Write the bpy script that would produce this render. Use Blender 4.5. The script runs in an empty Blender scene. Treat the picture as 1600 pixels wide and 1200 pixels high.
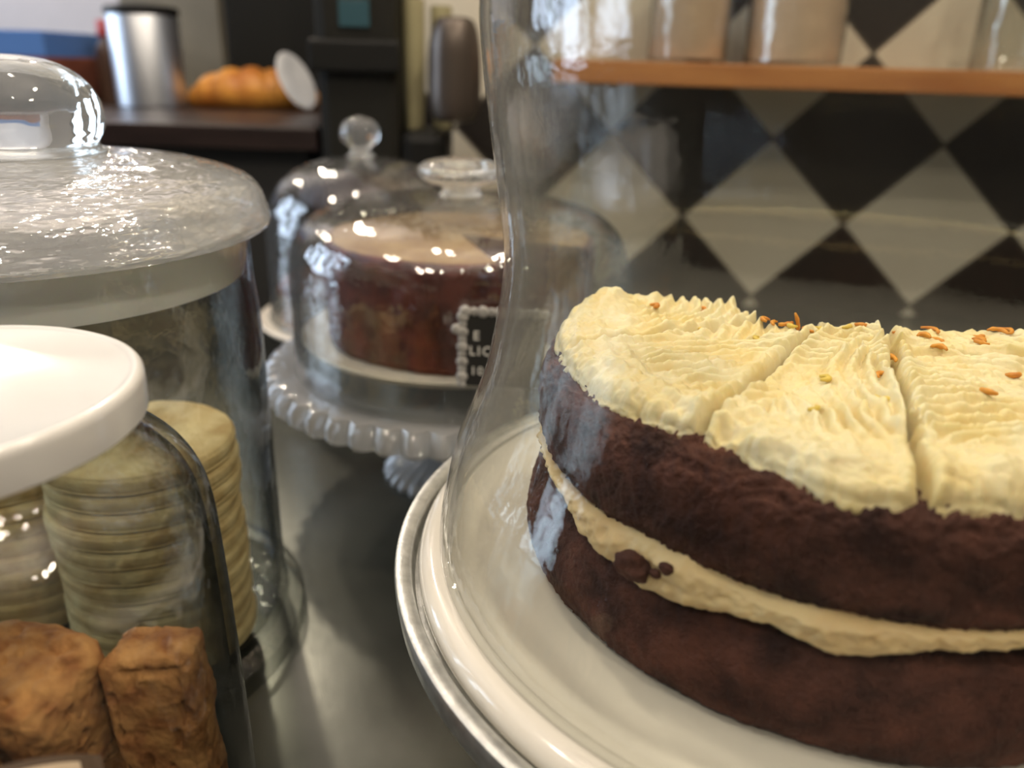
import bpy, bmesh, math, random
import numpy as np
from mathutils import Vector, Matrix, Euler

random.seed(7)
scene = bpy.context.scene
COL = scene.collection
EYE = 1.18                       # camera height above the floor; the worktop is at 0.90

# ------------------------------------------------------------------ camera
cam_data = bpy.data.cameras.new('camera')
cam = bpy.data.objects.new('camera', cam_data)
COL.objects.link(cam)
cam_data.sensor_fit = 'HORIZONTAL'
cam_data.sensor_width = 36.0
cam_data.lens = 36.0 * 1250 / 1600
cam_data.clip_start = 0.01
cam.matrix_world = (Matrix.Translation((0, 0, EYE)) @ Matrix.Rotation(math.pi / 2 - 0.38, 4, 'X')
                    @ Matrix.Rotation(0.028, 4, 'Z'))
cam_data.dof.use_dof = True
cam_data.dof.focus_distance = 0.265
cam_data.dof.aperture_fstop = 7.0
scene.camera = cam

# ------------------------------------------------------------------ world
world = bpy.data.worlds.new('world')
scene.world = world
world.use_nodes = True
world.node_tree.nodes['Background'].inputs[0].default_value = (0.75, 0.62, 0.48, 1)
world.node_tree.nodes['Background'].inputs[1].default_value = 0.10

# ------------------------------------------------------------------ lights
def bulb(x, y, z, power, radius=0.045, color=(1.0, 0.86, 0.68)):
    l = bpy.data.lights.new('ceiling_bulb', 'POINT')
    l.shadow_soft_size = radius
    l.energy = power
    l.color = color
    o = bpy.data.objects.new('ceiling_bulb', l)
    COL.objects.link(o)
    o.location = (x, y, z)
    return o

bulb(0.50, -0.45, 2.25, 18)
bulb(0.05, -0.95, 2.25, 13)
bulb(-0.55, -0.70, 2.25, 12)
bulb(1.05, -0.25, 2.25, 10)
bulb(0.45, 0.40, 2.30, 20)
bulb(-0.15, 0.55, 2.30, 12)
bulb(-0.75, 0.30, 2.30, 10)
bulb(-0.80, 1.90, 2.25, 30)
bulb(-1.60, 2.10, 2.20, 18)

def window_light(x, y, z, w, h, power, rot):
    l = bpy.data.lights.new('window_daylight', 'AREA')
    l.shape = 'RECTANGLE'
    l.size = w
    l.size_y = h
    l.energy = power
    l.color = (0.66, 0.80, 1.0)
    o = bpy.data.objects.new('window_daylight', l)
    COL.objects.link(o)
    o.location = (x, y, z)
    o.rotation_euler = rot
    return o

for wy, power in ((0.40, 14), (0.98, 18), (1.56, 18)):
    window_light(-2.39, wy, 1.62, 1.5, 0.34, power, (0, -math.pi / 2, 0))

scene.view_settings.view_transform = 'Standard'
scene.view_settings.look = 'None'
scene.view_settings.gamma = 1
scene.view_settings.use_curve_mapping = False
scene.view_settings.exposure = -0.08
cy = scene.cycles
cy.use_denoising = True
cy.use_adaptive_sampling = True
cy.adaptive_threshold = 0.03
cy.max_bounces = 8
cy.transparent_max_bounces = 26
cy.transmission_bounces = 8
cy.glossy_bounces = 3
cy.diffuse_bounces = 2
cy.sample_clamp_indirect = 6.0
cy.blur_glossy = 0.6

# ------------------------------------------------------------------ numpy noise
def _hash(ix, iy, iz, seed):
    n = (ix * 374761393 + iy * 668265263 + iz * 2147483647 + seed * 1274126177) & 0xFFFFFFFF
    n = ((n ^ (n >> 13)) * 1274126177) & 0xFFFFFFFF
    n = n ^ (n >> 16)
    return (n & 0xFFFF) / 65535.0

def vnoise(x, y, z, seed=0):
    x, y, z = np.broadcast_arrays(np.asarray(x, float), np.asarray(y, float), np.asarray(z, float))
    fx, fy, fz = np.floor(x), np.floor(y), np.floor(z)
    ix, iy, iz = fx.astype(np.int64), fy.astype(np.int64), fz.astype(np.int64)
    ux, uy, uz = x - fx, y - fy, z - fz
    ux = ux * ux * (3 - 2 * ux); uy = uy * uy * (3 - 2 * uy); uz = uz * uz * (3 - 2 * uz)
    out = 0
    for a in (0, 1):
        for b in (0, 1):
            for c in (0, 1):
                w = (ux if a else 1 - ux) * (uy if b else 1 - uy) * (uz if c else 1 - uz)
                out = out + w * _hash(ix + a, iy + b, iz + c, seed)
    return out * 2 - 1

def fbm(x, y, z, octaves=4, seed=0, gain=0.5):
    s, a, t = 0, 1.0, 0
    for k in range(octaves):
        s = s + a * vnoise(x * 2 ** k, y * 2 ** k, z * 2 ** k, seed + k * 17)
        t += a
        a *= gain
    return s / t

# ------------------------------------------------------------------ object helpers
def link(o, parent=None):
    COL.objects.link(o)
    if parent is not None:
        o.parent = parent
    return o

def mesh_obj(name, verts, faces, mat, parent=None, loc=(0, 0, 0), rot=(0, 0, 0), smooth=True):
    me = bpy.data.meshes.new(name)
    me.from_pydata([tuple(map(float, v)) for v in verts], [], faces)
    me.polygons.foreach_set('use_smooth', [smooth] * len(me.polygons))
    me.update()
    if mat is not None:
        me.materials.append(mat)
    o = bpy.data.objects.new(name, me)
    o.location = loc
    o.rotation_euler = rot
    return link(o, parent)

def bm_obj(name, bm, mat, parent=None, loc=(0, 0, 0), rot=(0, 0, 0), smooth=False):
    me = bpy.data.meshes.new(name)
    bmesh.ops.recalc_face_normals(bm, faces=bm.faces)
    bm.to_mesh(me)
    bm.free()
    me.polygons.foreach_set('use_smooth', [smooth] * len(me.polygons))
    if mat is not None:
        me.materials.append(mat)
    o = bpy.data.objects.new(name, me)
    o.location = loc
    o.rotation_euler = rot
    return link(o, parent)

def thing(name, label, cat, loc=(0, 0, 0), group=None, rot=(0, 0, 0)):
    o = bpy.data.objects.new(name, None)
    o.empty_display_size = 0.03
    o.location = loc
    o.rotation_euler = rot
    link(o)
    return tag(o, label, cat, group)

def tag(o, label, cat, group=None):
    o['label'] = label
    o['category'] = cat
    if group:
        o['group'] = group
    return o

def structure(o):
    o['kind'] = 'structure'
    return o

def spline(pts, n=8):
    """Catmull-Rom through profile points."""
    P = [Vector((a, b)) for a, b in pts]
    P = [P[0] * 2 - P[1]] + P + [P[-1] * 2 - P[-2]]
    out = []
    for i in range(1, len(P) - 2):
        for k in range(n):
            t = k / n
            a, b, c, d = P[i - 1], P[i], P[i + 1], P[i + 2]
            out.append(0.5 * ((2 * b) + (c - a) * t + (2 * a - 5 * b + 4 * c - d) * t * t + (3 * b - a - 3 * c + d) * t ** 3))
    out.append(P[-2])
    return [(max(p.x, 0), p.y) for p in out]

def lathe_data(profile, segs=96, closed=False, rfun=None):
    """Revolve (r, z). r ~ 0 at an end makes a pole. closed joins last to first."""
    verts, faces, rings = [], [], []
    for r, z in profile:
        if r < 1e-6:
            rings.append([len(verts)])
            verts.append((0, 0, z))
        else:
            st = len(verts)
            for k in range(segs):
                a = 2 * math.pi * k / segs
                rr = r if rfun is None else rfun(r, z, a)
                verts.append((rr * math.cos(a), rr * math.sin(a), z))
            rings.append(list(range(st, st + segs)))
    pairs = list(zip(rings[:-1], rings[1:]))
    if closed:
        pairs.append((rings[-1], rings[0]))
    for A, B in pairs:
        if len(A) == 1 and len(B) == 1:
            continue
        for k in range(segs):
            k2 = (k + 1) % segs
            if len(A) == 1:
                faces.append((A[0], B[k2], B[k]))
            elif len(B) == 1:
                faces.append((A[k], A[k2], B[0]))
            else:
                faces.append((A[k], A[k2], B[k2], B[k]))
    return verts, faces

def lathe(name, profile, mat, parent=None, loc=(0, 0, 0), segs=96, closed=False, rfun=None):
    v, f = lathe_data(profile, segs, closed, rfun)
    o = mesh_obj(name, v, f, mat, parent, loc)
    bm = bmesh.new()
    bm.from_mesh(o.data)
    bmesh.ops.recalc_face_normals(bm, faces=bm.faces)
    bm.to_mesh(o.data)
    bm.free()
    o.data.set_sharp_from_angle(angle=math.radians(38))
    return o

def shell(outer, t):
    """Closed profile of a hollow wall: outer profile plus its inward offset."""
    n = len(outer)
    inner = []
    for i, (r, z) in enumerate(outer):
        a = outer[max(i - 1, 0)]
        b = outer[min(i + 1, n - 1)]
        dx, dz = b[0] - a[0], b[1] - a[1]
        L = math.hypot(dx, dz) or 1
        nx, nz = -dz / L, dx / L          # left normal: points inward for a profile going up
        inner.append((max(r + nx * t, 0 if r > 1e-6 else 0), z + nz * t))
    if outer[-1][0] < 1e-6:
        inner[-1] = (0, outer[-1][1] - t)
    return outer, inner

def hollow(name, outer, t, mat, parent=None, loc=(0, 0, 0), segs=128):
    o, i = shell(outer, t)
    if o[-1][0] < 1e-6:                    # dome: open at the bottom
        prof = list(reversed(i)) + list(o)
        return lathe(name, prof, mat, parent, loc, segs)
    return lathe(name, list(o) + list(reversed(i)), mat, parent, loc, segs, closed=True)

def box_bm(bm, x0, x1, y0, y1, z0, z1, bevel=0.0, segs=2):
    r = bmesh.ops.create_cube(bm, size=1)
    vs = r['verts']
    bmesh.ops.scale(bm, vec=(x1 - x0, y1 - y0, z1 - z0), verts=vs)
    bmesh.ops.translate(bm, vec=((x0 + x1) / 2, (y0 + y1) / 2, (z0 + z1) / 2), verts=vs)
    if bevel:
        es = list({e for v in vs for e in v.link_edges})
        bmesh.ops.bevel(bm, geom=es, offset=bevel, segments=segs, affect='EDGES', profile=0.6)

def box(name, x0, x1, y0, y1, z0, z1, mat, parent=None, bevel=0.0, loc=(0, 0, 0), rot=(0, 0, 0)):
    bm = bmesh.new()
    box_bm(bm, x0, x1, y0, y1, z0, z1, bevel)
    return bm_obj(name, bm, mat, parent, loc, rot)

def tube_data(path, rads, segs=8):
    verts, faces = [], []
    n = len(path)
    P = [Vector(p) for p in path]
    up = Vector((0, 0, 1))
    for i in range(n):
        d = (P[min(i + 1, n - 1)] - P[max(i - 1, 0)]).normalized()
        s = d.cross(up)
        if s.length < 1e-4:
            s = d.cross(Vector((1, 0, 0)))
        s.normalize()
        u = s.cross(d)
        r = rads[i] if hasattr(rads, '__len__') else rads
        for k in range(segs):
            a = 2 * math.pi * k / segs
            verts.append(P[i] + s * (r * math.cos(a)) + u * (r * math.sin(a)))
    for i in range(n - 1):
        for k in range(segs):
            k2 = (k + 1) % segs
            faces.append((i * segs + k, i * segs + k2, (i + 1) * segs + k2, (i + 1) * segs + k))
    faces.append(tuple(reversed(range(segs))))
    faces.append(tuple(range((n - 1) * segs, n * segs)))
    return verts, faces

# ------------------------------------------------------------------ materials
def new_mat(name):
    m = bpy.data.materials.new(name)
    m.use_nodes = True
    nt = m.node_tree
    for n in list(nt.nodes):
        nt.nodes.remove(n)
    out = nt.nodes.new('ShaderNodeOutputMaterial')
    return m, nt, out

def N(nt, kind, **kw):
    n = nt.nodes.new(kind)
    for k, v in kw.items():
        setattr(n, k, v)
    return n

def plain(name, color, rough=0.5, metal=0.0, noise=0.0, nscale=40.0, bump=0.0, bscale=200.0, spec=0.5,
          color2=None, sss=0.0, sss_radius=(0.006, 0.004, 0.002), stretch=(1, 1, 1), coat=0.0, detail=5.0, transmission=0.0):
    m, nt, out = new_mat(name)
    b = N(nt, 'ShaderNodeBsdfPrincipled')
    nt.links.new(b.outputs[0], out.inputs[0])
    b.inputs['Base Color'].default_value = (*color, 1)
    b.inputs['Roughness'].default_value = rough
    b.inputs['Metallic'].default_value = metal
    b.inputs['Specular IOR Level'].default_value = spec
    b.inputs['Coat Weight'].default_value = coat
    b.inputs['Transmission Weight'].default_value = transmission
    if sss:
        b.inputs['Subsurface Weight'].default_value = sss
        b.inputs['Subsurface Radius'].default_value = sss_radius
        b.inputs['Subsurface Scale'].default_value = 1.0
    tc = N(nt, 'ShaderNodeTexCoord')
    mp = N(nt, 'ShaderNodeMapping')
    mp.inputs['Scale'].default_value = stretch
    nt.links.new(tc.outputs['Object'], mp.inputs[0])
    if noise or color2 is not None:
        t = N(nt, 'ShaderNodeTexNoise')
        t.inputs['Scale'].default_value = nscale
        t.inputs['Detail'].default_value = detail
        nt.links.new(mp.outputs[0], t.inputs['Vector'])
        r = N(nt, 'ShaderNodeValToRGB')
        c2 = color2 if color2 is not None else tuple(c * (1 - noise) for c in color)
        r.color_ramp.elements[0].position = 0.35
        r.color_ramp.elements[0].color = (*c2, 1)
        r.color_ramp.elements[1].position = 0.65
        r.color_ramp.elements[1].color = (*color, 1)
        nt.links.new(t.outputs[0], r.inputs[0])
        nt.links.new(r.outputs[0], b.inputs['Base Color'])
    if bump:
        t = N(nt, 'ShaderNodeTexNoise')
        t.inputs['Scale'].default_value = bscale
        t.inputs['Detail'].default_value = 4
        nt.links.new(mp.outputs[0], t.inputs['Vector'])
        bp = N(nt, 'ShaderNodeBump')
        bp.inputs['Strength'].default_value = bump
        bp.inputs['Distance'].default_value = 0.001
        nt.links.new(t.outputs[0], bp.inputs['Height'])
        nt.links.new(bp.outputs[0], b.inputs['Normal'])
    return m

def thin_glass(name, edge=(0.42, 0.43, 0.40), power=4.0, tint=(0.97, 0.98, 0.97), bump=0.25, bscale=30.0,
               stretch=(1, 1, 0.25), rough=0.02, f0=0.045, frost=0.0, frost_shine_color=(0.8, 0.8, 0.78), edge_sheen=0.0, edge_sheen_power=2.5, radial=False, fine=0.0):
    """A clear pane-like wall: transparent straight on, mirror-like and darker at a glancing angle."""
    m, nt, out = new_mat(name)
    tc = N(nt, 'ShaderNodeTexCoord')
    mp = N(nt, 'ShaderNodeMapping')
    mp.inputs['Scale'].default_value = stretch
    nt.links.new(tc.outputs['Object'], mp.inputs[0])
    tex = N(nt, 'ShaderNodeTexNoise')
    tex.inputs['Scale'].default_value = bscale
    tex.inputs['Detail'].default_value = 3
    if radial:
        sp = N(nt, 'ShaderNodeSeparateXYZ')
        nt.links.new(mp.outputs[0], sp.inputs[0])
        pr = N(nt, 'ShaderNodeVectorMath', operation='MULTIPLY')
        nt.links.new(mp.outputs[0], pr.inputs[0])
        pr.inputs[1].default_value = (1, 1, 0)
        ln = N(nt, 'ShaderNodeVectorMath', operation='LENGTH')
        nt.links.new(pr.outputs[0], ln.inputs[0])
        at = N(nt, 'ShaderNodeMath', operation='ARCTAN2')
        nt.links.new(sp.outputs[1], at.inputs[0])
        nt.links.new(sp.outputs[0], at.inputs[1])
        am = N(nt, 'ShaderNodeMath', operation='MULTIPLY')
        nt.links.new(at.outputs[0], am.inputs[0])
        am.inputs[1].default_value = 0.035
        cb = N(nt, 'ShaderNodeCombineXYZ')
        nt.links.new(ln.outputs['Value'], cb.inputs[0])
        nt.links.new(am.outputs[0], cb.inputs[1])
        nt.links.new(sp.outputs[2], cb.inputs[2])
        nt.links.new(cb.outputs[0], tex.inputs['Vector'])
    else:
        nt.links.new(mp.outputs[0], tex.inputs['Vector'])
    bp = N(nt, 'ShaderNodeBump')
    bp.inputs['Strength'].default_value = bump
    bp.inputs['Distance'].default_value = 0.004
    nt.links.new(tex.outputs[0], bp.inputs['Height'])
    if fine:
        ft = N(nt, 'ShaderNodeTexNoise')
        ft.inputs['Scale'].default_value = 260
        ft.inputs['Detail'].default_value = 2
        nt.links.new(tc.outputs['Object'], ft.inputs['Vector'])
        fb = N(nt, 'ShaderNodeBump')
        fb.inputs['Strength'].default_value = fine
        fb.inputs['Distance'].default_value = 0.0008
        nt.links.new(ft.outputs[0], fb.inputs['Height'])
        nt.links.new(bp.outputs[0], fb.inputs['Normal'])
        bp = fb
    lw = N(nt, 'ShaderNodeLayerWeight')
    lw.inputs['Blend'].default_value = 0.5
    def pw(e, scale, add):
        p = N(nt, 'ShaderNodeMath', operation='POWER')
        nt.links.new(lw.outputs['Facing'], p.inputs[0])
        p.inputs[1].default_value = e
        q = N(nt, 'ShaderNodeMath', operation='MULTIPLY_ADD')
        nt.links.new(p.outputs[0], q.inputs[0])
        q.inputs[1].default_value = scale
        q.inputs[2].default_value = add
        return q
    fres = pw(5.0, 1 - f0, f0)
    tintf = pw(power, 1.0, 0.0)
    mx = N(nt, 'ShaderNodeMixRGB')
    nt.links.new(tintf.outputs[0], mx.inputs[0])
    mx.inputs[1].default_value = (*tint, 1)
    mx.inputs[2].default_value = (*edge, 1)
    tr = N(nt, 'ShaderNodeBsdfTransparent')
    nt.links.new(mx.outputs[0], tr.inputs[0])
    gl = N(nt, 'ShaderNodeBsdfGlossy')
    gl.inputs['Roughness'].default_value = rough
    nt.links.new(bp.outputs[0], gl.inputs['Normal'])
    body = tr
    if frost or edge_sheen:
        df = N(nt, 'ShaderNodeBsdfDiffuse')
        df.inputs[0].default_value = (*frost_shine_color, 1)
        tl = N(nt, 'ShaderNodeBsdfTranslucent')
        tl.inputs[0].default_value = (*frost_shine_color, 1)
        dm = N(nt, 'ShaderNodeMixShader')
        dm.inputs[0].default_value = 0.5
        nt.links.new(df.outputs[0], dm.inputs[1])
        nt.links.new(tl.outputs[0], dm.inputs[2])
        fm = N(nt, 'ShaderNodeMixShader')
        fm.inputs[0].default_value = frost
        if edge_sheen:  # pale veil painted at glancing angles in place of reflections
            ff = pw(edge_sheen_power, edge_sheen, frost)
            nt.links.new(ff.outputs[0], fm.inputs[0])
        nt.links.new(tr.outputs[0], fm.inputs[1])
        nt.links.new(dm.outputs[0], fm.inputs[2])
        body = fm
    ms = N(nt, 'ShaderNodeMixShader')
    nt.links.new(fres.outputs[0], ms.inputs[0])
    nt.links.new(body.outputs[0], ms.inputs[1])
    nt.links.new(gl.outputs[0], ms.inputs[2])
    nt.links.new(ms.outputs[0], out.inputs[0])
    return m

def solid_glass(name, color=(0.97, 0.98, 0.96), ior=1.5, rough=0.0, bump=0.0, bright_haze=0.0):
    m, nt, out = new_mat(name)
    g = N(nt, 'ShaderNodeBsdfGlass')
    g.inputs['Color'].default_value = (*color, 1)
    g.inputs['IOR'].default_value = ior
    g.inputs['Roughness'].default_value = rough
    if bump:
        tex = N(nt, 'ShaderNodeTexNoise')
        tex.inputs['Scale'].default_value = 60
        tc = N(nt, 'ShaderNodeTexCoord')
        nt.links.new(tc.outputs['Object'], tex.inputs['Vector'])
        bp = N(nt, 'ShaderNodeBump')
        bp.inputs['Strength'].default_value = bump
        bp.inputs['Distance'].default_value = 0.003
        nt.links.new(tex.outputs[0], bp.inputs['Height'])
        nt.links.new(bp.outputs[0], g.inputs['Normal'])
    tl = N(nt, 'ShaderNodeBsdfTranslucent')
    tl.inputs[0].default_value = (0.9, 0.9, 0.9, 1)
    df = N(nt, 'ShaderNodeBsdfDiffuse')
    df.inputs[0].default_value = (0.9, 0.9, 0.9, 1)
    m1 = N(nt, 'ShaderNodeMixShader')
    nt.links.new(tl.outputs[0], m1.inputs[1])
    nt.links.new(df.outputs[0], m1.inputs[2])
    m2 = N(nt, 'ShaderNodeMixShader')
    m2.inputs[0].default_value = bright_haze  # white mixed in for bright surroundings the clear glass would reflect
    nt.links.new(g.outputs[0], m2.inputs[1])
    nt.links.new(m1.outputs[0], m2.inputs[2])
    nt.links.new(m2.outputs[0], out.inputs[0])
    return m

M = {}
M['zinc'] = plain('zinc_worktop', (0.185, 0.19, 0.165), 0.27, 0.85, color2=(0.10, 0.105, 0.09), nscale=9, bump=0.06, bscale=120)
M['counter_side'] = plain('dark_painted_board', (0.03, 0.027, 0.025), 0.5, noise=0.3)
M['floor'] = plain('floor_boards', (0.10, 0.07, 0.05), 0.5, noise=0.4, nscale=6)
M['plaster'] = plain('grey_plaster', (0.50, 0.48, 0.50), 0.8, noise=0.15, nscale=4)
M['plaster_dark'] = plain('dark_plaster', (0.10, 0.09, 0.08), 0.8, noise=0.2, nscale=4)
M['galvanised'] = plain('galvanised_steel', (0.72, 0.73, 0.70), 0.38, 0.85, color2=(0.52, 0.53, 0.51), nscale=160, bump=0.25, bscale=260)
M['porcelain'] = plain('white_porcelain', (0.80, 0.76, 0.67), 0.12, coat=0.4, spec=0.5)
M['porcelain_far'] = plain('cream_porcelain', (0.78, 0.72, 0.62), 0.2)
M['lid_white'] = plain('white_enamel', (0.68, 0.67, 0.64), 0.16, coat=0.3)
M['sponge'] = plain('chocolate_sponge', (0.120, 0.044, 0.029), 0.75, color2=(0.034, 0.012, 0.009), nscale=70, detail=9, bump=1.0, bscale=600, spec=0.25)
M['sponge_red'] = plain('red_brown_sponge', (0.16, 0.035, 0.020), 0.7, color2=(0.07, 0.018, 0.012), nscale=60, bump=0.5, bscale=500, spec=0.3)
M['crust'] = plain('golden_crust', (0.46, 0.30, 0.13), 0.6, color2=(0.33, 0.19, 0.08), nscale=70, bump=0.5, bscale=400)
M['crumb_face'] = plain('pale_crumb', (0.52, 0.32, 0.20), 0.8, noise=0.35, nscale=200, bump=0.6, bscale=500)
M['frosting'] = plain('cream_frosting', (0.86, 0.76, 0.49), 0.38, color2=(0.84, 0.68, 0.34), nscale=55, sss=0.25,
                      sss_radius=(0.006, 0.004, 0.0018), bump=0.3, bscale=450, spec=0.35)
M['filling'] = plain('cream_filling', (0.80, 0.62, 0.34), 0.45, color2=(0.70, 0.50, 0.25), nscale=60, sss=0.2, bump=0.3, bscale=350, spec=0.35)
M['zest'] = plain('orange_zest', (0.80, 0.36, 0.04), 0.5, color2=(0.62, 0.22, 0.03), nscale=200)
M['zest_yellow'] = plain('yellow_zest', (0.85, 0.62, 0.12), 0.5, noise=0.2, nscale=200)
M['cookie'] = plain('pale_cookie', (0.88, 0.72, 0.38), 0.7, color2=(0.58, 0.40, 0.16), nscale=60, bump=0.6, bscale=300, spec=0.3)
M['rusk'] = plain('toasted_rusk', (0.62, 0.32, 0.115), 0.8, color2=(0.34, 0.14, 0.05), detail=9, nscale=130, bump=0.9, bscale=420, spec=0.2)
M['glass_dome'] = thin_glass('clear_dome_glass', edge=(0.55, 0.53, 0.48), power=4.0, bump=0.38, bscale=34, stretch=(1, 1, 0.14), f0=0.05, fine=0.14, edge_sheen=0.48, edge_sheen_power=4.5, frost_shine_color=(.75, .72, .65))  # pale edge veil in the colour imitates cream reflected and refracted there
M['glass_jar'] = thin_glass('clear_jar_glass', edge=(0.03, 0.04, 0.04), power=3.2, bump=0.6, bscale=45, stretch=(1, 1, 0.6), f0=0.07)
M['glass_far'] = thin_glass('clear_far_glass', edge=(0.45, 0.45, 0.42), power=3.0, bump=0.7, bscale=35, stretch=(1, 1, 1), f0=0.10, edge_sheen=0.16, edge_sheen_power=3)
M['glass_lid'] = thin_glass('clear_lid_glass', edge=(0.6, 0.6, 0.56), power=2.0, bump=0.9, bscale=110, stretch=(1, 1, 1), f0=0.32, frost=0.34, edge_sheen=0.25, radial=True, frost_shine_color=(.98,.98,.96))  # clear lid; its white share stands in for bright reflections
M['glass_pressed'] = thin_glass('pressed_glass', edge=(0.4, 0.4, 0.4), power=2.0, bump=0.6, bscale=60, stretch=(1, 1, 1), f0=0.14, frost=0.45,
                                frost_shine_color=(0.72, 0.71, 0.70), rough=0.08)
M['glass_solid'] = solid_glass('solid_knob_glass', bump=0.4, bright_haze=0.13)  # clear knobs, whitened to imitate bright reflections
M['seal'] = plain('milky_seal', (0.93, 0.93, 0.90), 0.4, sss=0.3)
M['black'] = plain('black_plastic', (0.010, 0.010, 0.009), 0.45, spec=0.25)
M['black_matte'] = plain('black_card', (0.016, 0.015, 0.013), 0.7)
M['chalk'] = plain('white_print', (0.75, 0.73, 0.68), 0.7)
M['lace'] = plain('silver_lace', (0.50, 0.48, 0.45), 0.5, noise=0.4, nscale=300)
M['dark_wood'] = plain('dark_wood', (0.030, 0.018, 0.016), 0.35, noise=0.4, nscale=8, stretch=(1, 6, 6))
M['shelf_wood'] = plain('orange_wood', (0.50, 0.21, 0.060), 0.5, color2=(0.36, 0.13, 0.035), nscale=10, stretch=(0.6, 8, 8))
M['croissant'] = plain('baked_pastry', (0.80, 0.36, 0.06), 0.45, color2=(0.50, 0.17, 0.025), nscale=22, bump=0.3, bscale=120)
M['steel'] = plain('brushed_steel', (0.66, 0.69, 0.74), 0.42, 1.0, noise=0.2, nscale=30, stretch=(1, 1, 0.1))
M['blue'] = plain('blue_card', (0.08, 0.20, 0.52), 0.5)
M['crate'] = plain('red_brown_wood', (0.22, 0.06, 0.03), 0.6, noise=0.4, nscale=12)
M['mill'] = plain('brown_wood', (0.10, 0.055, 0.035), 0.5)
M['red'] = plain('red_cap', (0.45, 0.06, 0.05), 0.4)
M['olive'] = plain('dark_olive_metal', (0.013, 0.0125, 0.0095), 0.5, spec=0.25)
M['bronze'] = plain('dark_bronze', (.10, .08, .065), .35, .5)
M['peach'] = plain('peach_jar_contents', (0.93, 0.67, 0.48), 0.6, noise=0.2, nscale=20)
M['pale_yellow'] = plain('pale_yellow_ceramic', (0.36, 0.33, 0.19), 0.3)
M['teal'] = plain('teal_reflection_paint', (0.04, 0.09, 0.11), 0.15)  # colour of a dim bluish reflection
M['label_paper'] = plain('cream_label', (0.60, 0.48, 0.34), 0.7)
M['label_edge'] = plain('dark_label_border', (0.10, 0.065, 0.04), 0.7)

# tiled wall: cream and near-black squares laid on their corners
def tile_material(s0, z0, d):
    m, nt, out = new_mat('diamond_tiles')
    b = N(nt, 'ShaderNodeBsdfPrincipled')
    nt.links.new(b.outputs[0], out.inputs[0])
    tc = N(nt, 'ShaderNodeTexCoord')
    sep = N(nt, 'ShaderNodeSeparateXYZ')
    nt.links.new(tc.outputs['Object'], sep.inputs[0])
    def math_(op, a, b_=None):
        n = N(nt, 'ShaderNodeMath', operation=op)
        for i, v in enumerate((a, b_)):
            if v is None:
                continue
            if isinstance(v, (int, float)):
                n.inputs[i].default_value = v
            else:
                nt.links.new(v, n.inputs[i])
        return n.outputs[0]
    xs = math_('SUBTRACT', sep.outputs[0], s0)
    zs = math_('SUBTRACT', sep.outputs[2], z0)
    # cream centre at (0,0): u=(x+z)/d+.5, v=(z-x)/d+.5, cream when floor(u)+floor(v) is even
    u = math_('ADD', math_('DIVIDE', math_('ADD', xs, zs), d), 0.5)
    v = math_('ADD', math_('DIVIDE', math_('SUBTRACT', zs, xs), d), 0.5)
    par = math_('MODULO', math_('ADD', math_('ADD', math_('FLOOR', u), math_('FLOOR', v)), 100.0), 2.0)
    fu = math_('ABSOLUTE', math_('SUBTRACT', math_('FRACT', u), 0.5))
    fv = math_('ABSOLUTE', math_('SUBTRACT', math_('FRACT', v), 0.5))
    grout = math_('GREATER_THAN', math_('MAXIMUM', fu, fv), 0.488)
    no = N(nt, 'ShaderNodeTexNoise')
    no.inputs['Scale'].default_value = 14
    nt.links.new(tc.outputs['Object'], no.inputs['Vector'])
    cr = N(nt, 'ShaderNodeMixRGB')
    nt.links.new(no.outputs[0], cr.inputs[0])
    cr.inputs[1].default_value = (0.58, 0.53, 0.42, 1)
    cr.inputs[2].default_value = (0.68, 0.63, 0.51, 1)
    mx = N(nt, 'ShaderNodeMixRGB')
    nt.links.new(par, mx.inputs[0])
    nt.links.new(cr.outputs[0], mx.inputs[1])
    mx.inputs[2].default_value = (0.022, 0.018, 0.015, 1)
    mg = N(nt, 'ShaderNodeMixRGB')
    nt.links.new(grout, mg.inputs[0])
    nt.links.new(mx.outputs[0], mg.inputs[1])
    mg.inputs[2].default_value = (0.10, 0.085, 0.065, 1)
    nt.links.new(mg.outputs[0], b.inputs['Base Color'])
    b.inputs['Roughness'].default_value = 0.35
    return m

# ------------------------------------------------------------------ setting
Z = lambda z: EYE + z            # heights measured from the eye
CT = 0.90                        # worktop height
PSI = math.radians(8)
WX, WY = 0.32, 1.0               # a point of the tiled wall
def wall_pt(s, off=0.0):         # s along the wall, off = distance in front of it
    return (WX + s * math.cos(PSI) - off * math.sin(PSI), WY - s * math.sin(PSI) - off * math.cos(PSI))

f = box('floor', -2.6, 2.2, -2.5, 2.7, -0.05, 0.0, M['floor'])
structure(f)
M['tiles'] = tile_material(-0.016, Z(-0.172), 0.194)
wb = box('wall_back', -0.55, 1.75, 0.0, 0.08, 0.0, 2.6, M['tiles'], loc=(WX, WY, 0), rot=(0, 0, -PSI))
structure(wb)
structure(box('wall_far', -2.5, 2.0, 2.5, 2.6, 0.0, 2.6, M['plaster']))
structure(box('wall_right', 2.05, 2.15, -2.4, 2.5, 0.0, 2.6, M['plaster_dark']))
# left wall with the daylight window in it
bm = bmesh.new()
box_bm(bm, -2.5, -2.4, -2.4, 0.10, 0, 2.6)
box_bm(bm, -2.5, -2.4, 1.86, 2.5, 0, 2.6)
box_bm(bm, -2.5, -2.4, 0.10, 1.86, 0, 0.84)
box_bm(bm, -2.5, -2.4, 0.10, 1.86, 2.40, 2.6)
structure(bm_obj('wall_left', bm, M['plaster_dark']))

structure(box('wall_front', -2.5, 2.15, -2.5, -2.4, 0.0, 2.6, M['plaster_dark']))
structure(box('ceiling', -2.5, 2.15, -2.4, 2.6, 2.6, 2.7, M['plaster']))

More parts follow.
